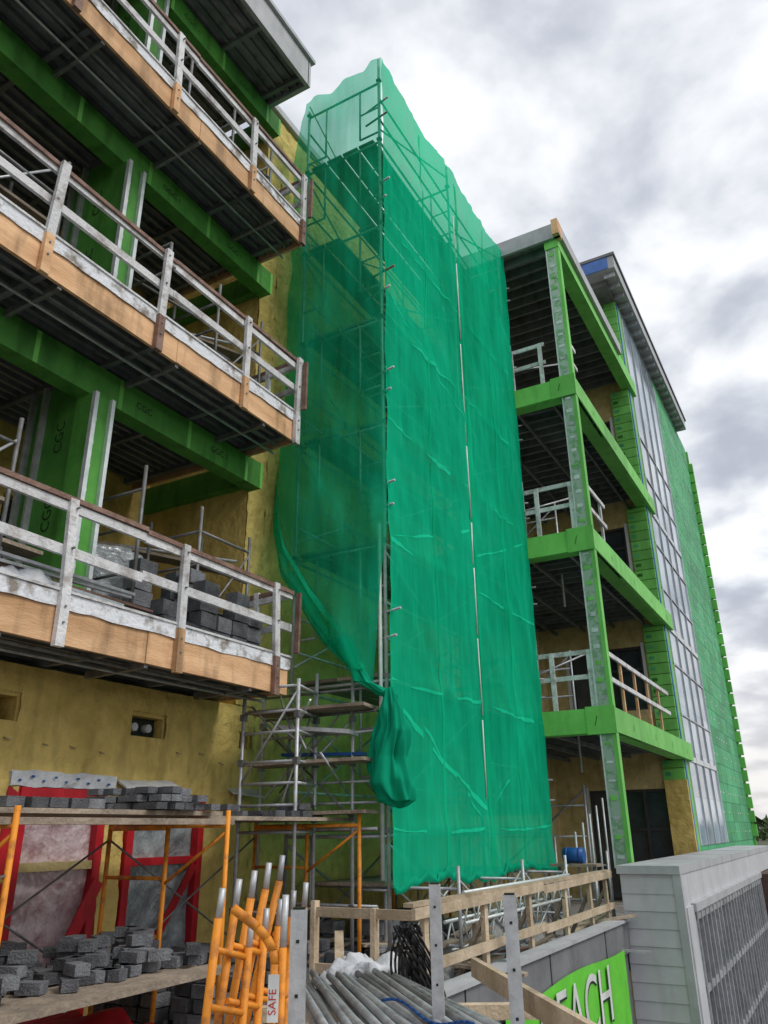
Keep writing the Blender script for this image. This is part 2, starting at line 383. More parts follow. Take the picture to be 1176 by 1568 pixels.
while y<35.4:
    zz=1.3
    while zz<17.6:
        b.box(MX-.009,MX+R(.008,.014),y,y+1.2-.01,zz,zz+.6-.012,'zipd')
        for q in (.15,.75): b.box(MX+.015,MX+.019,y+q,y+q+.25,zz+.27,zz+.30,'wtxt' if random.random()<.4 else 'zip')
        zz+=.6
    y+=1.2
zz=1.4
while zz<17.4:
    b.box(MX-.01,MX+.20,35.5,35.7,zz,zz+.42,'zip'); zz+=.5
b.box(MX-.3,MX+.08,35.6,35.72,-4,18,'zip')
b.box(-9,-3.3,21,33.6,18.15,18.6,'cap'); b.box(-9,-3.25,20.95,33.7,18.6,18.7,'gfascia')
b.box(-9,-3.7,21.5,33.4,17.95,18.149,'gfascia') 
b.box(-8,-3.5,20.97,20.999,18.16,18.58,'blue')
y=21.2
while y<33.5: b.box(-3.7,-3.36,y,y+.05,17.97,18.149,'galv'); y+=.6
b.box(-9,-4.2,21.6,21.9,15.2,18.0,'slab')
b.done()

for li,z in enumerate(RL):
    g=B('balcony_guardrail'); zt=z+.45
    for x in ((-6.9,-5.6,-4.7,-3.95) if li<2 else (-6.9,-5.0,-4.3)): g.beam((x,RY+.1,zt),(x,RY+.1,zt+1.12),.09,.05,'white')
    for dz in (1.1,.62): g.beam((-7.1,RY+.14,zt+dz),(-3.75 if li<2 else -4.2,RY+.14,zt+dz),.04,.09,'white')
    ye=(21.5,16.9,15.9)[li]
    y=15.4
    while y<ye: g.beam((RX-.12,y,zt),(RX-.12,y,zt+1.1),.05,.09,'ply' if li==0 else 'white'); y+=1.25
    for dz in (1.1,.6): g.beam((RX-.08,15.2,zt+dz),(RX-.08,ye,zt+dz),.04,.09,'white')
    g.tube((-5.1,RY+.4,zt),(-5.1,RY+.4,zt+1.5),.025,'galv');g.tube((-5.1,RY+.4,zt+.8),(-4.3,RY+1.6,zt+1.4),.02,'galv')
    g.done()
s=B('terrace_scaffold')
for z in [1.0]+[q+.45 for q in RL[:2]]:
    for x in (-6.8,-5.9,-4.9):
        s.tube((x,17.2,z-1),(x,17.2,z+1.6),.025,'galv')
    for dz in (.6,1.2): s.tube((-6.8,17.2,z+dz),(-4.9,17.2,z+dz),.02,'galv')
    s.tube((-6.8,17.2,z),(-4.9,17.2,z+1.5),.02,'tube')
s.done()

# ================================================================ SCAFFOLD TOWER
TX0,TX1=-6.6,-5.06; TY=[9.06,12.03,15.0]
lifts=[1.75,3.65,5.55,7.45,9.35,11.25,13.15]
s=B('scaffold_tower')
for y in TY:
    for x in (TX0,TX1):
        s.tube((x,y,0),(x,y,15.15 if x==TX1 else 14.7),.026,'galv')
        s.box(x-.08,x+.08,y-.08,y+.08,0,.02,'tube')
    for z in lifts+[14.6]:
        s.tube((TX0,y,z-.06),(TX1,y,z-.06),.022,'galv')
        s.tube((TX0+.4,y,z-.06-1.2),(TX0+.4,y,z-.06),.018,'galv'); s.tube((TX0,y,z-1.26),(TX0+.4,y,z-1.26),.018,'galv')
        s.tube((TX1-.4,y,z-.06-1.2),(TX1-.4,y,z-.06),.018,'galv'); s.tube((TX1,y,z-1.26),(TX1-.4,y,z-1.26),.018,'galv'); s.tube((TX1,y,z-.66),(TX1-.4,y,z-.66),.015,'galv')
        for x in (TX0,TX1): s.box(x-.04,x+.04,y-.035,y+.035,z-.02,z+.03,'tube')
for x in (TX0,TX1):
    for a,c in zip(TY,TY[1:]):
        for i,z in enumerate(lifts):
            s.tube((x,a,z+1.0),(x,c,z+1.0),.02,'galv'); s.tube((x,a,z+.5),(x,c,z+.5),.02,'galv'); s.tube((x,a,z-.05),(x,c,z-.05),.022,'galv')
        for j,(z0,z1) in enumerate(zip([0]+lifts,lifts+[15.0])):
            s.tube((x,a,z0+.25),(x,c,z1-.15),.017,'galv',6)
            if j%2==0 or x==TX0: s.tube((x,c,z0+.25),(x,a,z1-.15),.017,'galv',6)
for z in lifts:
    for a,c in zip(TY,TY[1:]):
        for k in range(4):
            if (k==2 and z in (7.45,11.25)): continue
            x=TX0+.1+k*.34; s.box(x,x+.3,a-.02,c+.05,z,z+.045,'wood')
for z in lifts:
    for dz,l in ((.5,.18),(.86,.24)):
        s.tube((TX1-.3,9.1,z+dz+R(-.04,.04)),(TX1+l+R(-.05,.03),9.02,z+dz+.02),.018,'galv' if random.random()<.7 else 'rust')
        s.tube((TX1-.3,15.05,z+dz),(TX1+.16,15.2,z+dz),.018,'galv')
s.tube((TX1-.05,9.0,1.2),(TX1-.05,9.0,5.8),.028,'stud')
z=2.2
while z<13.7:
    z2=z+R(.8,2.6); s.tube((TX1+.115,12.0+R(-.02,.02),z),(TX1+.115,12.0+R(-.02,.02),min(z2-.05-R(0,.15),13.7)),R(.01,.018),'wtxt'); z=z2  # white rods stand in for sky light through the gap between net sheets
s.done()

n=B('debris_netting')
def netx(y,z):
    ph=(y-9.0)/3.0; sy=abs(math.sin(math.pi*ph))
    x=-4.955-.035*sy*(.5+.5*noise.noise(Vector((y,z*.5,0))))
    lz=(z-1.75)/1.9; x+=.02*sy*math.exp(-((lz-round(lz))/.06)**2)
    x+=.034*noise.noise(Vector(((y*1.2+z*.8)*2.2,(z-y*.7)*.5,1)))+.036*noise.noise(Vector((y*5,z*.5,4)))+.012*noise.noise(Vector((y*11,z*1.4,6)))
    return x
def px(u,v):
    y=8.98+u*6.1
    sag=.18*math.sin(math.pi*((y-9)/3.0%1.0))
    zt=15.05-sag; zb=1.12+.06*noise.noise(Vector((y*3,0,0)))+.05*math.sin(y*2)
    z=zb+(zt-zb)*v
    return (netx(y,z),y,z)
n.grid(px,150,260,'net')
sd=[0]
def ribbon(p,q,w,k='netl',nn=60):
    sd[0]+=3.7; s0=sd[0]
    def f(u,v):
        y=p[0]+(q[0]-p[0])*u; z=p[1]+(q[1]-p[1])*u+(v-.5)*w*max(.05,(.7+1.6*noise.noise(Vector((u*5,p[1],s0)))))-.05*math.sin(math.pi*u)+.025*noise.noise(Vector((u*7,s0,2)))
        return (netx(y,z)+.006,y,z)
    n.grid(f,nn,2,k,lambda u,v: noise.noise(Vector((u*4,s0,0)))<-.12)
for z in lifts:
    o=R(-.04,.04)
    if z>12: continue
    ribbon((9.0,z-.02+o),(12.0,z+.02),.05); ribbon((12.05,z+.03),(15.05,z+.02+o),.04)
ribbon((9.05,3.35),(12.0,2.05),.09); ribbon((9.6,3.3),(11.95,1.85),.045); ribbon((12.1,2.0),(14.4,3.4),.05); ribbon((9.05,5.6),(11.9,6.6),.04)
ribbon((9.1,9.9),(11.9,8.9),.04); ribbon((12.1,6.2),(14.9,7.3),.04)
def strip(y0,y1,z0,z1,k='netl'):
    n.grid(lambda u,v:(netx(y0+(y1-y0)*u,z0+(z1-z0)*v)+.008,y0+(y1-y0)*u+.03*noise.noise(Vector((v*9,y0,1))),z0+(z1-z0)*v),4,120,k)
strip(12.1,12.24,1.2,14.7,'net'); strip(13.6,13.66,1.2,14.6,'net'); strip(10.5,10.55,1.2,14.6,'net')
def hem(u,v):
    y=8.98+u*6.1; zb=1.12+.06*noise.noise(Vector((y*3,0,0)))+.05*math.sin(y*2)
    return (netx(y,zb)+.015+.02*math.sin(v*3),y,zb-.03-.03*noise.noise(Vector((y*7,1,0)))+(.10+.08*noise.noise(Vector((y*5,0,3))))*v)
n.grid(hem,120,3,'net3')
def interp(t,T):
    for (a,va),(c,vc) in zip(T,T[1:]):
        if a<=t<=c: return va+(vc-va)*(t-a)/(c-a)
    return T[-1][1] if t>T[-1][0] else T[0][1]
LEFT=[(3.55,-5.42),(3.75,-5.5),(4.2,-5.93),(5.27,-6.65),(6.15,-7.12),(7.5,-7.18),(9.5,-7.05),(11,-7.0),(12.6,-7.05),(13.9,-7.08),(14.5,-6.8),(15.1,-6.58)]
RIGHT=[(3.5,-5.22),(4.2,-5.15),(5.0,-5.08),(5.6,-4.965),(15.1,-4.955)]
def py(u,v):
    z=3.55+(15.05-3.55)*v
    a=interp(z,LEFT);c=interp(z,RIGHT); x=a+(c-a)*u
    zt=z-.12*v*math.sin(math.pi*u)-.25*(1-u)*(v**8)
    d=-.03-.05*abs(noise.noise(Vector((x*1.5,z*.6,2))))*3-.03*noise.noise(Vector((x*5,z*.8,9)))
    if z<8: d-=.25*math.sin(math.pi*u)*(8-z)/4.4*(.6+.4*math.sin(x*5+z))
    d+=.03*math.sin((x*1.1+z*.45)*9)*(1 if z<7 else .4)
    d*=min(1,(1-u)*8+.15)
    if x<-6.6: d+=(-6.6-x)*.7
    return (x,8.98+d,zt)
n.grid(py,60,220,'net2')
def fold(t0,t1,w,zo,kk='net2'):
    def f(u,v):
        z=t0+(t1-t0)*u; x=interp(z,LEFT)+w*v*(1-u**2*.95)*(1+.5*noise.noise(Vector((z*2,zo,0))))
        return (x-.02,8.90-.10*math.sin(v*3.1)*(1-u)+((-6.6-x)*.7 if x<-6.6 else 0)-.12*max(0,min(1,(7.5-z)/2)),z+zo+.05*noise.noise(Vector((z*3,v*2,zo))))
    n.grid(f,70,5,kk)
fold(3.7,7.4,.26,.03); fold(3.8,6.2,.16,.0); fold(3.9,6.6,.14,.35)
def pe(u,v):
    x=-6.6+1.64*u; z=2.0+12.9*v
    return (x,15.1+.05*noise.noise(Vector((x*3,z,3))),z)
n.grid(pe,16,80,'net2')
def tw(pts,rad,seg=14,steps=40,kk='net3',ph=0):
    P=[Vector(p) for p in pts]
    def f(u,v):
        t=v*(len(P)-1); i=min(int(t),len(P)-2); fr=t-i; fr2=fr*fr*(3-2*fr)*.3+fr*.7
        c=P[i].lerp(P[i+1],fr2); r=rad[i]+(rad[i+1]-rad[i])*fr
        a=2*math.pi*u
        rr=r*(1+.20*math.sin(4*a+v*9+ph)+.13*math.sin(9*a-v*5)+.07*math.sin(15*a+v*7)+.5*noise.noise(Vector((math.cos(a)*1.5,math.sin(a)*1.5,v*5+ph))))
        return (c.x+math.cos(a)*rr,c.y+math.sin(a)*rr*.8,c.z+.25*rr*noise.noise(Vector((a,v*6,ph))))
    n.grid(f,seg*5,steps*2,kk)
tw([(-5.62,8.82,4.15),(-5.42,8.8,3.82),(-5.25,8.82,3.55),(-4.98,8.86,3.38),(-4.86,8.88,3.3)],[.16,.10,.07,.09,.05])
tw([(-4.9,8.86,3.45),(-4.87,8.84,3.2),(-4.84,8.8,2.9),(-4.87,8.8,2.6),(-4.85,8.78,2.3),(-4.78,8.78,2.08),(-4.75,8.78,2.0)],[.05,.12,.18,.21,.24,.19,.02],ph=3)
tw([(-5.0,8.85,3.2),(-5.06,8.83,2.9),(-5.08,8.82,2.5),(-5.02,8.82,2.2),(-5.0,8.82,2.12)],[.03,.08,.11,.09,.01],ph=7)
n.done()

s=B('access_scaffold')
AP=((-6.55,8.0),(-5.95,8.75),(-5.75,8.05),(-6.9,8.85),(-5.45,8.85))
for (x,y) in AP:
    s.tube((x,y,0),(x,y,3.5+R(0,.35)),.024,'galv')
    for z in (.9,1.9,2.55,3.1): s.box(x-.035,x+.035,y-.035,y+.035,z-.04,z+.04,'tube')
for z in (.9,1.75,2.05,2.3,2.55,2.9,3.15,3.45):
    s.tube((-6.55,8.0,z),(-5.75,8.05,z),.018,'galv'); s.tube((-5.95,8.75,z),(-5.75,8.05,z),.018,'galv'); s.tube((-6.9,8.85,z+.03),(-5.1,8.85,z+.03),.018,'galv' if z<3 else 'tube')
for z in (1.95,2.55,3.2): s.beam((-6.7,8.45,z),(-5.1,8.72,z+.02),.5,.04,'wood')
s.tube((-6.55,8,2.3),(-5.75,8.05,3.4),.016,'galv'); s.tube((-6.9,8.84,1.9),(-5.45,8.86,3.1),.016,'galv'); s.tube((-5.45,8.84,1.9),(-6.9,8.86,3.1),.016,'tube')
for i in range(9): s.tube((R(-6.8,-5.4),R(8.1,9),R(1.9,3.4)),(R(-6.8,-5.3),R(8.2,9),R(1.9,3.4)),.013,random.choice(['galv','tube']))
s.beam((-6.4,8.6,3.02),(-5.4,8.8,2.92),.35,.05,'tarp'); s.beam((-6.5,8.8,2.7),(-5.3,8.9,2.66),.12,.04,'bluep')
s.done()

# ================================================================ MASON SCAFFOLD
s=B('mason_scaffold')
PZ=1.87
for y in (1.6,3.9,6.2,8.6):
    for x in (-6.75,-5.95,-5.2):
        s.tube((x,y,0),(x,y,PZ+.08 if x!=-5.95 else PZ-.05),.023,'orange')
    for z in (PZ-.07,1.35,.85,.45):
        s.tube((-6.75,y,z),(-5.95,y,z),.018,'orange')
    s.tube((-6.75,y,PZ-.05),(-5.2,y,PZ-.05),.022,'orange'); s.tube((-5.95,y,1.3),(-5.2,y,PZ-.1),.016,'orange')
for a,c in ((1.6,3.9),(3.9,6.2),(6.2,8.6)):
    s.tube((-6.75,a,.4),(-6.75,c,1.7),.011,'tube',6);s.tube((-6.75,c,.4),(-6.75,a,1.7),.011,'tube',6)
s.tube((-5.2,1.6,.9),(-5.2,3.9,1.5),.011,'tube',6)
for k in range(4):
    x=-6.7+k*.3; s.box(x,x+.27,.5,3.9+R(0,.2),PZ,PZ+.04,'wood'); s.box(x,x+.27,3.7,6.5+R(-.1,.2),PZ+.041,PZ+.08,'wood'); s.box(x,x+.27,6.3,8.9,PZ,PZ+.04,'wood')
for k in range(4):
    x=-6.35+k*.31; s.box(x,x+.28,.5,6.0+R(-.3,.3),.60+.01*k,.65+.01*k,'wood')
s.beam((-5.35,.5,PZ-.02),(-5.3,6.3,PZ-.02),.2,.05,'wood')
s.beam((-5.1,.5,.64),(-5.12,6.1,.66),.24,.05,'wood')
s.done()
def blocks(name,x0,x1,y0,y1,z,nx,ny,nz,jit=.03,s=(.19,.3,.15),skip=.0):
    q=B(name)
    for i in range(nx):
        for j in range(ny):
            if random.random()<skip: continue
            top=random.randint(1,nz)
            for k in range(top):
                cx=x0+(x1-x0)*(i+.5)/nx; cy=y0+(y1-y0)*(j+.5)/ny
                q.rbox((cx+R(-jit,jit),cy+R(-jit,jit),z+s[2]*(k+.5)+.001),s[0],s[1],s[2]-.012,R(-.12,.12) if jit<.06 else R(-3,3),'block')
    return q.done()
blocks('concrete_block_pile',-6.6,-5.6,4.1,5.1,PZ+.08,4,5,1,s=(.2,.17,.09))
blocks('concrete_block_pile',-6.4,-5.4,5.5,6.3,PZ+.08,5,5,3,s=(.16,.13,.07),jit=.05)
blocks('concrete_block_pile',-6.3,-5.3,2.9,6.1,.68,7,15,3,jit=.08,s=(.12,.19,.09),skip=.2)
blocks('concrete_block_pile',-6.6,-5.7,7.6,8.6,PZ+.04,4,4,2,s=(.18,.2,.08))
blocks('concrete_block_pile',-6.9,-5.4,6.3,8.7,0,7,11,5,s=(.19,.2,.12),skip=.15)
blocks('concrete_block_pile',-6.9,-5.3,9.3,12.5,0,5,10,5,s=(.2,.26,.14),skip=.15)
blocks('concrete_block_pile',-7.0,-6.3,6.2,8.0,LV[0]+.43,3,6,5,s=(.19,.28,.19))
blocks('concrete_block_pile',-7.0,-6.3,2.6,4.2,LV[0]+.43,3,5,3,s=(.19,.3,.19))
blocks('concrete_block_pile',-7.0,-6.5,6.0,7.2,LV[1]+.43,2,4,3,s=(.19,.28,.19))
q=B('plastic_covered_pallet')
def pf(u,v):
    a=2*math.pi*u; r=(.45+.12*noise.noise(Vector((math.cos(a)*2,math.sin(a)*2,v*4))))*(1 if v<.75 else (1-v)*4)
    return (-7.6+r*math.cos(a),6.4+r*math.sin(a)*1.2,LV[0]+.43+min(v/.75,1)*1.15+.05*noise.noise(Vector((a,v*5,1))))
q.grid(pf,24,20,'polyb'); q.done()
s=B('balcony_scaffold')
for i,z in enumerate(LV):
    zz=z+.43
    for (x,y) in ((-7.6,7.1),(-6.7,7.1),(-6.7,8.1),(-7.6,8.1),(-7.7,3.0),(-6.6,3.0),(-7.7,4.3),(-6.6,4.3),(-6.5,5.9),(-7.4,5.9)):
        s.tube((x,y,zz),(x,y,zz+1.75+R(-.2,.25)),.023,'tube')
    for h in (.55,1.1,1.55):
        s.tube((-7.6,7.1,zz+h),(-6.7,7.1,zz+h),.02,'tube'); s.tube((-6.7,7.1,zz+h),(-6.7,8.1,zz+h),.02,'tube'); s.tube((-7.7,3.0,zz+h),(-6.6,3.0,zz+h),.02,'tube')
        s.tube((-6.6,3.0,zz+h),(-6.6,4.3,zz+h),.02,'tube'); s.tube((-7.4,5.9,zz+h+.1),(-6.5,5.9,zz+h+.1),.018,'tube')
    s.tube((-6.7,7.1,zz+.2),(-6.7,8.1,zz+1.5),.015,'tube'); s.tube((-6.6,3.0,zz+.2),(-6.6,4.3,zz+1.6),.015,'galv')
    s.tube((-7.6,5.8,zz+1.7),(-6.7,8.1,zz+1.2),.022,'tube'); s.tube((-8.8,6.0,zz+1.6),(-7.0,8.2,zz+1.5),.022,'galv')
    s.beam((-8.4,5.6,zz+1.45),(-7.2,8.3,zz+1.4),.25,.04,'wood'); s.beam((-7.2,2.6,zz+1.1),(-7.2,4.6,zz+1.15),.3,.04,'wood'); s.beam((-6.9,2.4,zz+.62),(-6.9,4.9,zz+.6),.3,.04,'wood')
s.done()
s=B('steel_stud_stack')
for z in LV:
    for k in range(9): s.beam((-6.35+R(-.1,.1),R(3.2,4.6),z+.47+.03*k),(-6.35+R(-.1,.1),R(5.6,7),z+.47+.03*k),.05,.03,random.choice(['stud','galv','rust']))
s.done()

# ================================================================ DECK, GUARDRAIL, FOREGROUND
d=B('concrete_terrace_deck')
d.box(-7.2,-3.55,-4,15.0,-.3,-.004,'conc'); d.box(-7.2,-2.6,15.0,22.6,-.3,-.002,'conc')
d.box(-3.55,-3.48,6.0,13.68,-4,.0,'gfascia'); d.box(-3.6,-3.42,6.0,13.68,0.0,.42,'gfascia'); d.box(-3.62,-3.38,6.0,13.68,.42,.46,'cap')
for y in (7.5,9.9,12.3): d.box(-3.419,-3.414,y,y+.02,0,.42,'dark')
d.box(-3.55,1.5,-4,4.9,-.3,-.005,'conc'); d.box(-3.55,1.5,4.9,5.0,-4,.0,'gfascia')
d.done()
g=B('timber_guardrail')
for y in (7.2,8.6,10.0,11.4,12.6,13.5):
    t=R(-.03,.03)
    g.beam((-3.66,y,0),(-3.66,y+t,1.08),.05,.09,'lumber'); g.beam((-3.66,y,.9),(-4.2,y+.1,0),.04,.08,'wood',up=(0,1,0))
for (dz,k) in ((1.06,'lumber'),(.62,'lumber')):
    g.beam((-3.61,6.9,dz),(-3.61,10.4,dz+.02),.04,.09,k);g.beam((-3.612,10.4,dz-.012),(-3.61,13.7,dz+.01),.04,.09,k)
g.beam((-3.66,6.9,1.13),(-3.66,13.7,1.12),.10,.035,'lumber')
g.beam((-5.0,7.4,1.0),(-3.66,7.4,1.0),.04,.09,'lumber'); g.beam((-5.0,7.4,.5),(-3.66,7.4,.5),.04,.09,'lumber'); g.beam((-5.0,7.4,0),(-5.0,7.4,1.1),.05,.09,'lumber')
g.beam((-4.3,7.4,0),(-4.3,7.4,1.05),.05,.09,'lumber')
g.done()
g=B('timber_guardrail')
g.beam((-2.44,5.52,.90),(-.9,3.58,.90),.04,.11,'lumber'); g.beam((-2.50,5.48,.40),(-.95,3.55,.40),.04,.11,'lumber')
g.done()
def post(x,y,zt,ang):
    p=B('galvanised_guard_post')
    p.rbox((x,y,zt/2),.065,.065,zt,ang,'galv')
    c,s_=math.cos(ang),math.sin(ang)
    for k in range(6):
        z=zt-.12-k*.2; p.rbox((x+.034*s_,y-.034*c,z),.013,.004,.013,ang,'dark')
    p.rbox((x,y,zt+.004),.05,.05,.008,ang,'dark')
    p.rbox((x,y,.01),.18,.18,.02,ang,'galv'); p.done()
post(-2.30,4.68,1.45,.35); post(-1.58,4.05,1.45,.35); post(-2.19,3.12,1.44,.5)
s=B('orange_scaffold_frame_stack')
fw=Vector((-.488,.873,0)); rt=Vector((.873,.488,0))
for k in range(5):
    o=fw*(3.9+.13*k)+rt*(-.86+.05*k)
    e=o+rt*.15+fw*.2; zt=1.40+.03*k
    ln=-.06*k
    s.tube(o+rt*ln,o+rt*(.10)+Vector((0,0,zt)),.019,'orange'); s.tube(o+rt*.1+Vector((0,0,zt)),o+rt*.112+Vector((0,0,zt+.12)),.015,'galv')
    s.tube(e,e+rt*.06+Vector((0,0,zt-.14)),.019,'orange'); s.tube(e+rt*.06+Vector((0,0,zt-.14)),e+rt*.068+Vector((0,0,zt-.02)),.015,'galv')
    for z in (.4,.75,1.0,1.22): s.tube(o+rt*.085+Vector((0,0,z+.06)),e+rt*.05+Vector((0,0,z)),.014,'orange')
e=fw*3.75+rt*(-.50)
s.path([e+Vector((0,0,0)),e+rt*.02+Vector((0,0,1.24)),e+rt*.01+Vector((0,0,1.29)),e+rt*-.02+Vector((0,0,1.335)),e+rt*-.06+Vector((0,0,1.375)),e+rt*-.11+Vector((0,0,1.41)),e+rt*-.17+Vector((0,0,1.45))],.020,'orange',10)
s.tube(e+rt*.04,e+rt*.05+Vector((0,0,1.3)),.018,'orange'); s.tube(e+rt*.05+Vector((0,0,1.3)),e+rt*.055+Vector((0,0,1.5)),.015,'galv')
c=e-fw*.03+rt*.02+Vector((0,0,1.12)); s.rbox(tuple(c),.045,.004,.17,math.radians(29.2),'wtxt'); s.text('SAFE',tuple(c-fw*.004+rt*.012-Vector((0,0,.06))),(0,0,1),tuple(-rt),.045,'red')
s.done()
s=B('steel_pipe_pile')
for k in range(17):
    for r_ in range(2):
        a=fw*(6.9+R(-.35,.25))+rt*(-.72+.05*k+R(-.02,.02)); c=fw*(4.1)+rt*(-.18+.065*k+R(-.05,.05))
        s.tube((a.x,a.y,.66+r_*.05+R(0,.03)),(c.x,c.y,.70+r_*.05+R(0,.03)),.024,'galv' if random.random()<.8 else 'tube')
for f in (4.6,6.3):
    a=fw*f+rt*(-.9);c=fw*f+rt*1.1; s.beam((a.x,a.y,.59),(c.x,c.y,.59),.09,.09,'lumber')
    for q_ in (a,c): s.beam((q_.x,q_.y,0),(q_.x,q_.y,.55),.09,.09,'lumber')
s.done()
s=B('blue_strap'); s.path([tuple(fw*(5.5-.05*i+.05*math.sin(i*.5))+rt*(-.05+.03*i)+Vector((0,0,.80+.02*math.sin(i*.5)))) for i in range(17)],.009,'bluep'); s.done()
def tarp(name,c,sx,sy,h,k,seed):
    q=B(name)
    def f(u,v):
        x=(u-.5)*2;y=(v-.5)*2; hh=h*max(0,1-max(abs(x),abs(y))**3)
        w=noise.noise(Vector((x*3,y*3,seed)))
        return (c[0]+x*sx*(1+.2*w),c[1]+y*sy*(1+.2*w),c[2]+hh*(.75+.7*w)+.03*noise.noise(Vector((x*8,y*8,seed))))
    q.grid(f,30,30,k); return q.done()
tarp('plastic_sheeting',(-3.75,6.3,.62),.33,.28,.2,'tarp',1); tarp('plastic_sheeting',(-6.4,4.5,LV[0]+.45),.3,.5,.2,'tarp',4)
tarp('plastic_sheeting',(-6.5,1.5,LV[0]+.45),.35,1.2,.2,'tarp',5)
tarp('debris_pile',(-4.6,11.5,0),.7,1.3,.5,'conc',2); tarp('debris_pile',(-4.3,8.8,0),.5,.8,.35,'conc',3)
tarp('black_bag',(-3.3,6.3,.45),.13,.16,.45,'black',9)
s=B('cable_bundle')
for k in range(7):
    s.path([(-3.25+.09*math.cos(t*.35+k)+.03*k,6.1+.12*math.sin(t*.45+k),.75+.32*math.sin(t*.3+k*.8)) for t in range(24)],.010,'black',5)
s.done()
s=B('lumber_scraps')
for i in range(90):
    x=R(-6.3,-3.8);y=R(7.6,13.5);a=R(0,3.14);l=R(.5,1.8)
    z=R(.03,.5); s.beam((x,y,z),(x+l*math.cos(a)*.6,y+l*math.sin(a),z+R(-.1,.25)),R(.05,.2),.03,random.choice(['wood','wood','lumber','galv','block','rust']))
s.done()
s=B('lattice_truss')
for (x,y0,y1,z) in ((-4.2,9.3,13.4,.75),(-4.6,9.6,13.2,.4)):
    for dz in (0,.32): s.tube((x,y0,z+dz),(x,y1,z+dz),.022,'stud')
    y=y0
    while y<y1-.2: s.tube((x,y,z),(x,y+.18,z+.32),.013,'stud',6); s.tube((x,y+.18,z+.32),(x,y+.36,z),.013,'stud',6); y+=.36
    for yy in (y0+.3,y1-.3): s.beam((x,yy,0),(x,yy,z),.06,.06,'wood')
s.done()
s=B('low_scaffold')
for x in (-6.4,-5.3,-4.3):
    for y in (9.4,11.6,13.6,16.2): s.tube((x,y,0),(x,y,1.35 if x>-5 else 1.6),.024,'galv' if x>-6 else 'orange')
for y in (9.4,11.6,13.6,16.2):
    for z in (.5,1.1): s.tube((-6.4,y,z),(-4.3,y,z),.018,'galv')
for k in range(3): s.box(-6.2+k*.35,-5.9+k*.35,9.2,14,1.12,1.16,'wood')
for a in (9.4,11.6): 
    for x in (-5.3,-4.3): s.tube((x,a,.2),(x,a+2.1,1.2),.014,'galv',6); s.tube((x,a+2.1,.2),(x,a,1.2),.014,'galv',6)
for k in range(5): s.tube((-4.3,14.3+k*.5,0),(-4.3,14.3+k*.5,1.7+.15*k),.02,'galv')
s.done()
s=B('blue_drum')
s.tube((-4.5,14.2,1.33),(-4.15,14.2,1.33),.12,'bluep',16); s.tube((-4.45,14.2,1.33),(-4.42,14.2,1.33),.13,'bluep',16); s.tube((-4.23,14.2,1.33),(-4.20,14.2,1.33),.13,'bluep',16); s.box(-4.7,-3.9,14.0,14.4,1.16,1.2,'wood'); s.tube((-4.6,14.2,0),(-4.6,14.2,1.16),.03,'galv'); s.tube((-4.0,14.2,0),(-4.0,14.2,1.16),.03,'galv')
s.done()
q=B('green_banner')
def bf(u,v): return (-3.36+.012*math.sin(u*14),8.3+4.7*u,-1.5+1.62*v-.03*math.sin(u*9))
q.grid(bf,30,6,'banner'); q.text('REACH',(-3.343,9.2,-.62),(0,1,0),(0,0,1),.92,'dark'); q.text('REACH',(-3.335,9.16,-.59),(0,1,0),(0,0,1),.92,'wtxt')
q.done()
q=B('red_tarp')
q.grid(lambda u,v:(-6.7+1.2*u,2.6+3.2*v,.25+.15*noise.noise(Vector((u*4,v*6,2)))),20,30,'red'); q.done()

# ================================================================ SIDED LOW BUILDING
b=B('low_sided_building')
SX=-2.57; SY=13.7
b.box(-3.47,SX-.02,SY+.02,28.4,-4,1.08,'siding')
b.box(-3.5,SX+.03,SY-.05,28.5,1.08,1.2,'cap')
for y in (16.6,19.6,22.6,25.6): b.box(-3.505,SX+.034,y,y+.05,1.076,1.204,'galv')
z=-4.0
while z<1.05:
    z2=min(z+.24,1.078)
    b.hexa([(-3.46,SY-.012,z),(SX+.012,SY-.012,z),(SX,SY+.019,z),(-3.46,SY+.019,z),(-3.46,SY+.004,z2),(SX+.0,SY+.004,z2),(SX,SY+.019,z2),(-3.46,SY+.019,z2)],'siding') 
    z=z2
b.box(SX-.09,SX+.03,SY-.03,SY+.08,-4,1.079,'cap')
b.box(SX-.019,SX+.015,SY+.081,28.4,.62,1.079,'siding')
b.box(SX-.019,SX+.02,14.35,24.2,-4,.6,'frame')
for i in range(5): b.box(SX+.021,SX+.06,14.35,24.2,-3.6+i*1.0,-3.5+i*1.0,'galv')
y=14.35
while y<24.2: b.box(SX+.0215,SX+.08,y,y+.055,-4,.6,'galv'); y+=.42
b.box(SX+.022,SX+.09,14.3,24.3,.52,.64,'cap'); b.box(SX-.019,SX+.05,SY+.081,14.34,-4,.618,'siding')
b.box(SX-.3,SX+.25,24.3,28.3,-4,.6,'brick')
b.done()
# ================================================================ GROUND etc
b=B('ground'); b.quad((-1500,-1500,-4.02),(1500,-1500,-4.02),(1500,1500,-4.02),(-1500,1500,-4.02),'ground'); b.done()
b=B('road'); b.quad((-2.4,-40,-4.01),(9,-40,-4.01),(9,260,-4.01),(-2.4,260,-4.01),'asphalt'); b.box(9,9.25,-40,260,-4.02,-3.88,'conc') 
b.done()
t=B('distant_trees')
for i in range(1500):
    a=R(-.35,.55); D=R(380,620); cx=D*math.sin(a-.05); cy=D*math.cos(a-.05); h=R(0,1)*(6+5*noise.noise(Vector((cx*.02,cy*.02,0))))
    for k in range(5):
        c=Vector((cx+R(-7,7),cy+R(-7,7),-4+h+R(-1,1.5))); sz=R(1.2,3)
        v=[c+Vector((R(-1,1),R(-1,1),R(-1,1)))*sz for _ in range(4)]; t.quad(*v,'leaf')
t.done()
t=B('climbing_shrub')
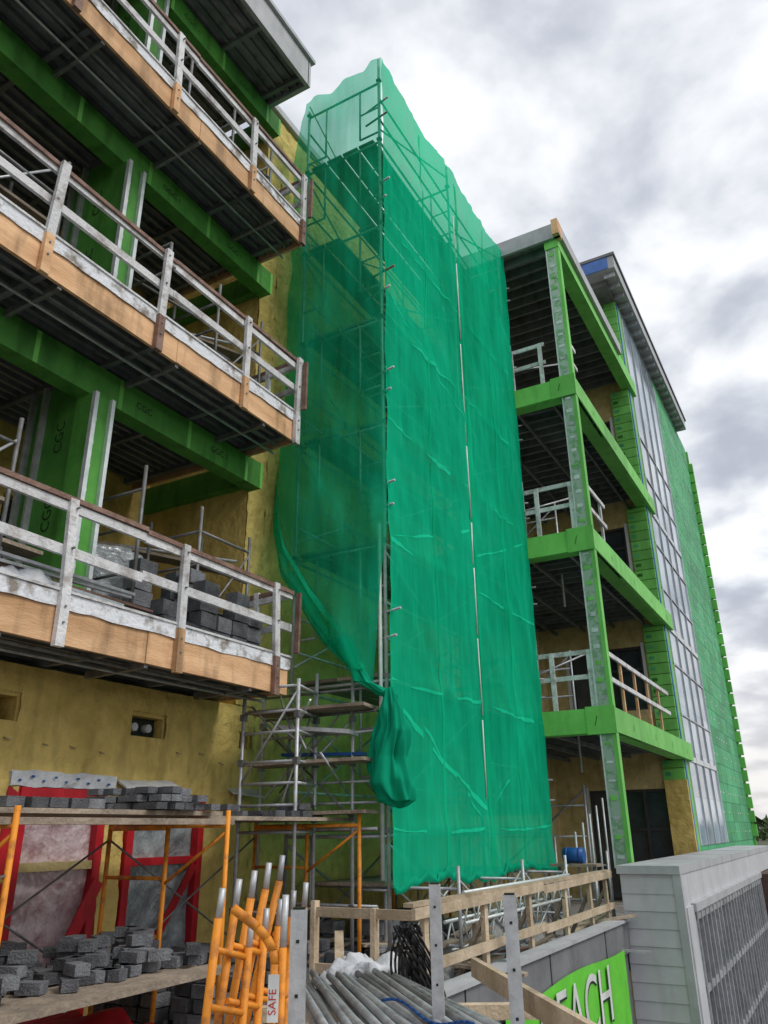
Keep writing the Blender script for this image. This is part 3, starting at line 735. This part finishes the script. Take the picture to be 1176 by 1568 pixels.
for i in range(900):
    c=Vector((SX+.35+R(-.12,.25),R(24.2,28.3),R(-3.8,.2))); v=[c+Vector((R(-1,1),R(-1,1),R(-1,1)))*.1 for _ in range(4)]; t.quad(*v,'leaf')
t.done()

# ================================================================ SKY + LIGHT
w=bpy.data.worlds.new('World'); scene.world=w; w.use_nodes=True
N=w.node_tree.nodes;L=w.node_tree.links
for x in list(N): N.remove(x)
out=N.new('ShaderNodeOutputWorld'); tc=N.new('ShaderNodeTexCoord')
EL=math.radians(48); AZ=math.radians(85)
sky=N.new('ShaderNodeTexSky'); sky.sky_type='NISHITA'; sky.sun_disc=False; sky.sun_elevation=EL; sky.sun_rotation=AZ
bg1=N.new('ShaderNodeBackground'); bg1.inputs[1].default_value=.1; L.new(sky.outputs[0],bg1.inputs[0])
sp=N.new('ShaderNodeSeparateXYZ'); L.new(tc.outputs['Generated'],sp.inputs[0])
def math_(op,a,bv=None,cl=False):
    m=N.new('ShaderNodeMath'); m.operation=op; m.use_clamp=cl
    for i,x in enumerate((a,bv)):
        if x is None: continue
        if isinstance(x,(int,float)): m.inputs[i].default_value=x
        else: L.new(x,m.inputs[i])
    return m.outputs[0]
zc=math_('ADD',math_('MAXIMUM',sp.outputs[2],0.0),.25)
cb=N.new('ShaderNodeCombineXYZ'); L.new(math_('DIVIDE',sp.outputs[0],zc),cb.inputs[0]); L.new(math_('DIVIDE',sp.outputs[1],zc),cb.inputs[1])
n1=N.new('ShaderNodeTexNoise'); n1.inputs['Scale'].default_value=4.0; n1.inputs['Detail'].default_value=6; n1.inputs['Roughness'].default_value=.5; n1.inputs['Distortion'].default_value=.15
L.new(cb.outputs[0],n1.inputs['Vector'])
r=N.new('ShaderNodeValToRGB'); r.color_ramp.interpolation='B_SPLINE'; e=r.color_ramp.elements
e[0].position=.33; e[0].color=(.45,.48,.55,1); e[1].position=.66; e[1].color=(1.05,1.05,1.05,1)
x=e.new(.42); x.color=(.58,.61,.68,1); x=e.new(.49); x.color=(.74,.77,.82,1); x=e.new(.57); x.color=(.97,.98,1.0,1)
L.new(n1.outputs['Fac'],r.inputs['Fac'])
hz=math_('SUBTRACT',1.0,math_('MULTIPLY',math_('MAXIMUM',sp.outputs[2],0.0),4.0),True)
mx=N.new('ShaderNodeMix'); mx.data_type='RGBA'; L.new(math_('MULTIPLY',hz,.65),mx.inputs[0]); L.new(r.outputs[0],mx.inputs[6]); mx.inputs[7].default_value=(.78,.73,.70,1)
bg2=N.new('ShaderNodeBackground'); bg2.inputs[1].default_value=1.14; L.new(mx.outputs[2],bg2.inputs[0])
ms=N.new('ShaderNodeMixShader'); ms.inputs[0].default_value=.92; L.new(bg1.outputs[0],ms.inputs[1]); L.new(bg2.outputs[0],ms.inputs[2]); L.new(ms.outputs[0],out.inputs[0])
sl=bpy.data.lights.new('sun','SUN'); sl.energy=1.5; sl.angle=math.radians(20); sl.color=(1,.96,.9)
so=bpy.data.objects.new('sun',sl); bpy.context.collection.objects.link(so)
dirv=Vector((math.sin(AZ)*math.cos(EL),math.cos(AZ)*math.cos(EL),math.sin(EL)))
so.rotation_euler=dirv.to_track_quat('Z','Y').to_euler()
# ================================================================ CAMERA
cd=bpy.data.cameras.new('camera'); cd.sensor_fit='VERTICAL'; cd.sensor_height=36; cd.sensor_width=27; cd.lens=36*1197/1568; cd.clip_end=4000; cd.clip_start=.05
co=bpy.data.objects.new('camera',cd); bpy.context.collection.objects.link(co)
Mx=Matrix.Rotation(math.radians(29.2),4,'Z')@Matrix.Rotation(math.radians(90+22.2),4,'X')@Matrix.Rotation(math.radians(-.74),4,'Z')
Mx.translation=(0,0,CAMZ); co.matrix_world=Mx
scene.camera=co
scene.view_settings.view_transform='Standard'; scene.view_settings.look='None'; scene.view_settings.exposure=0
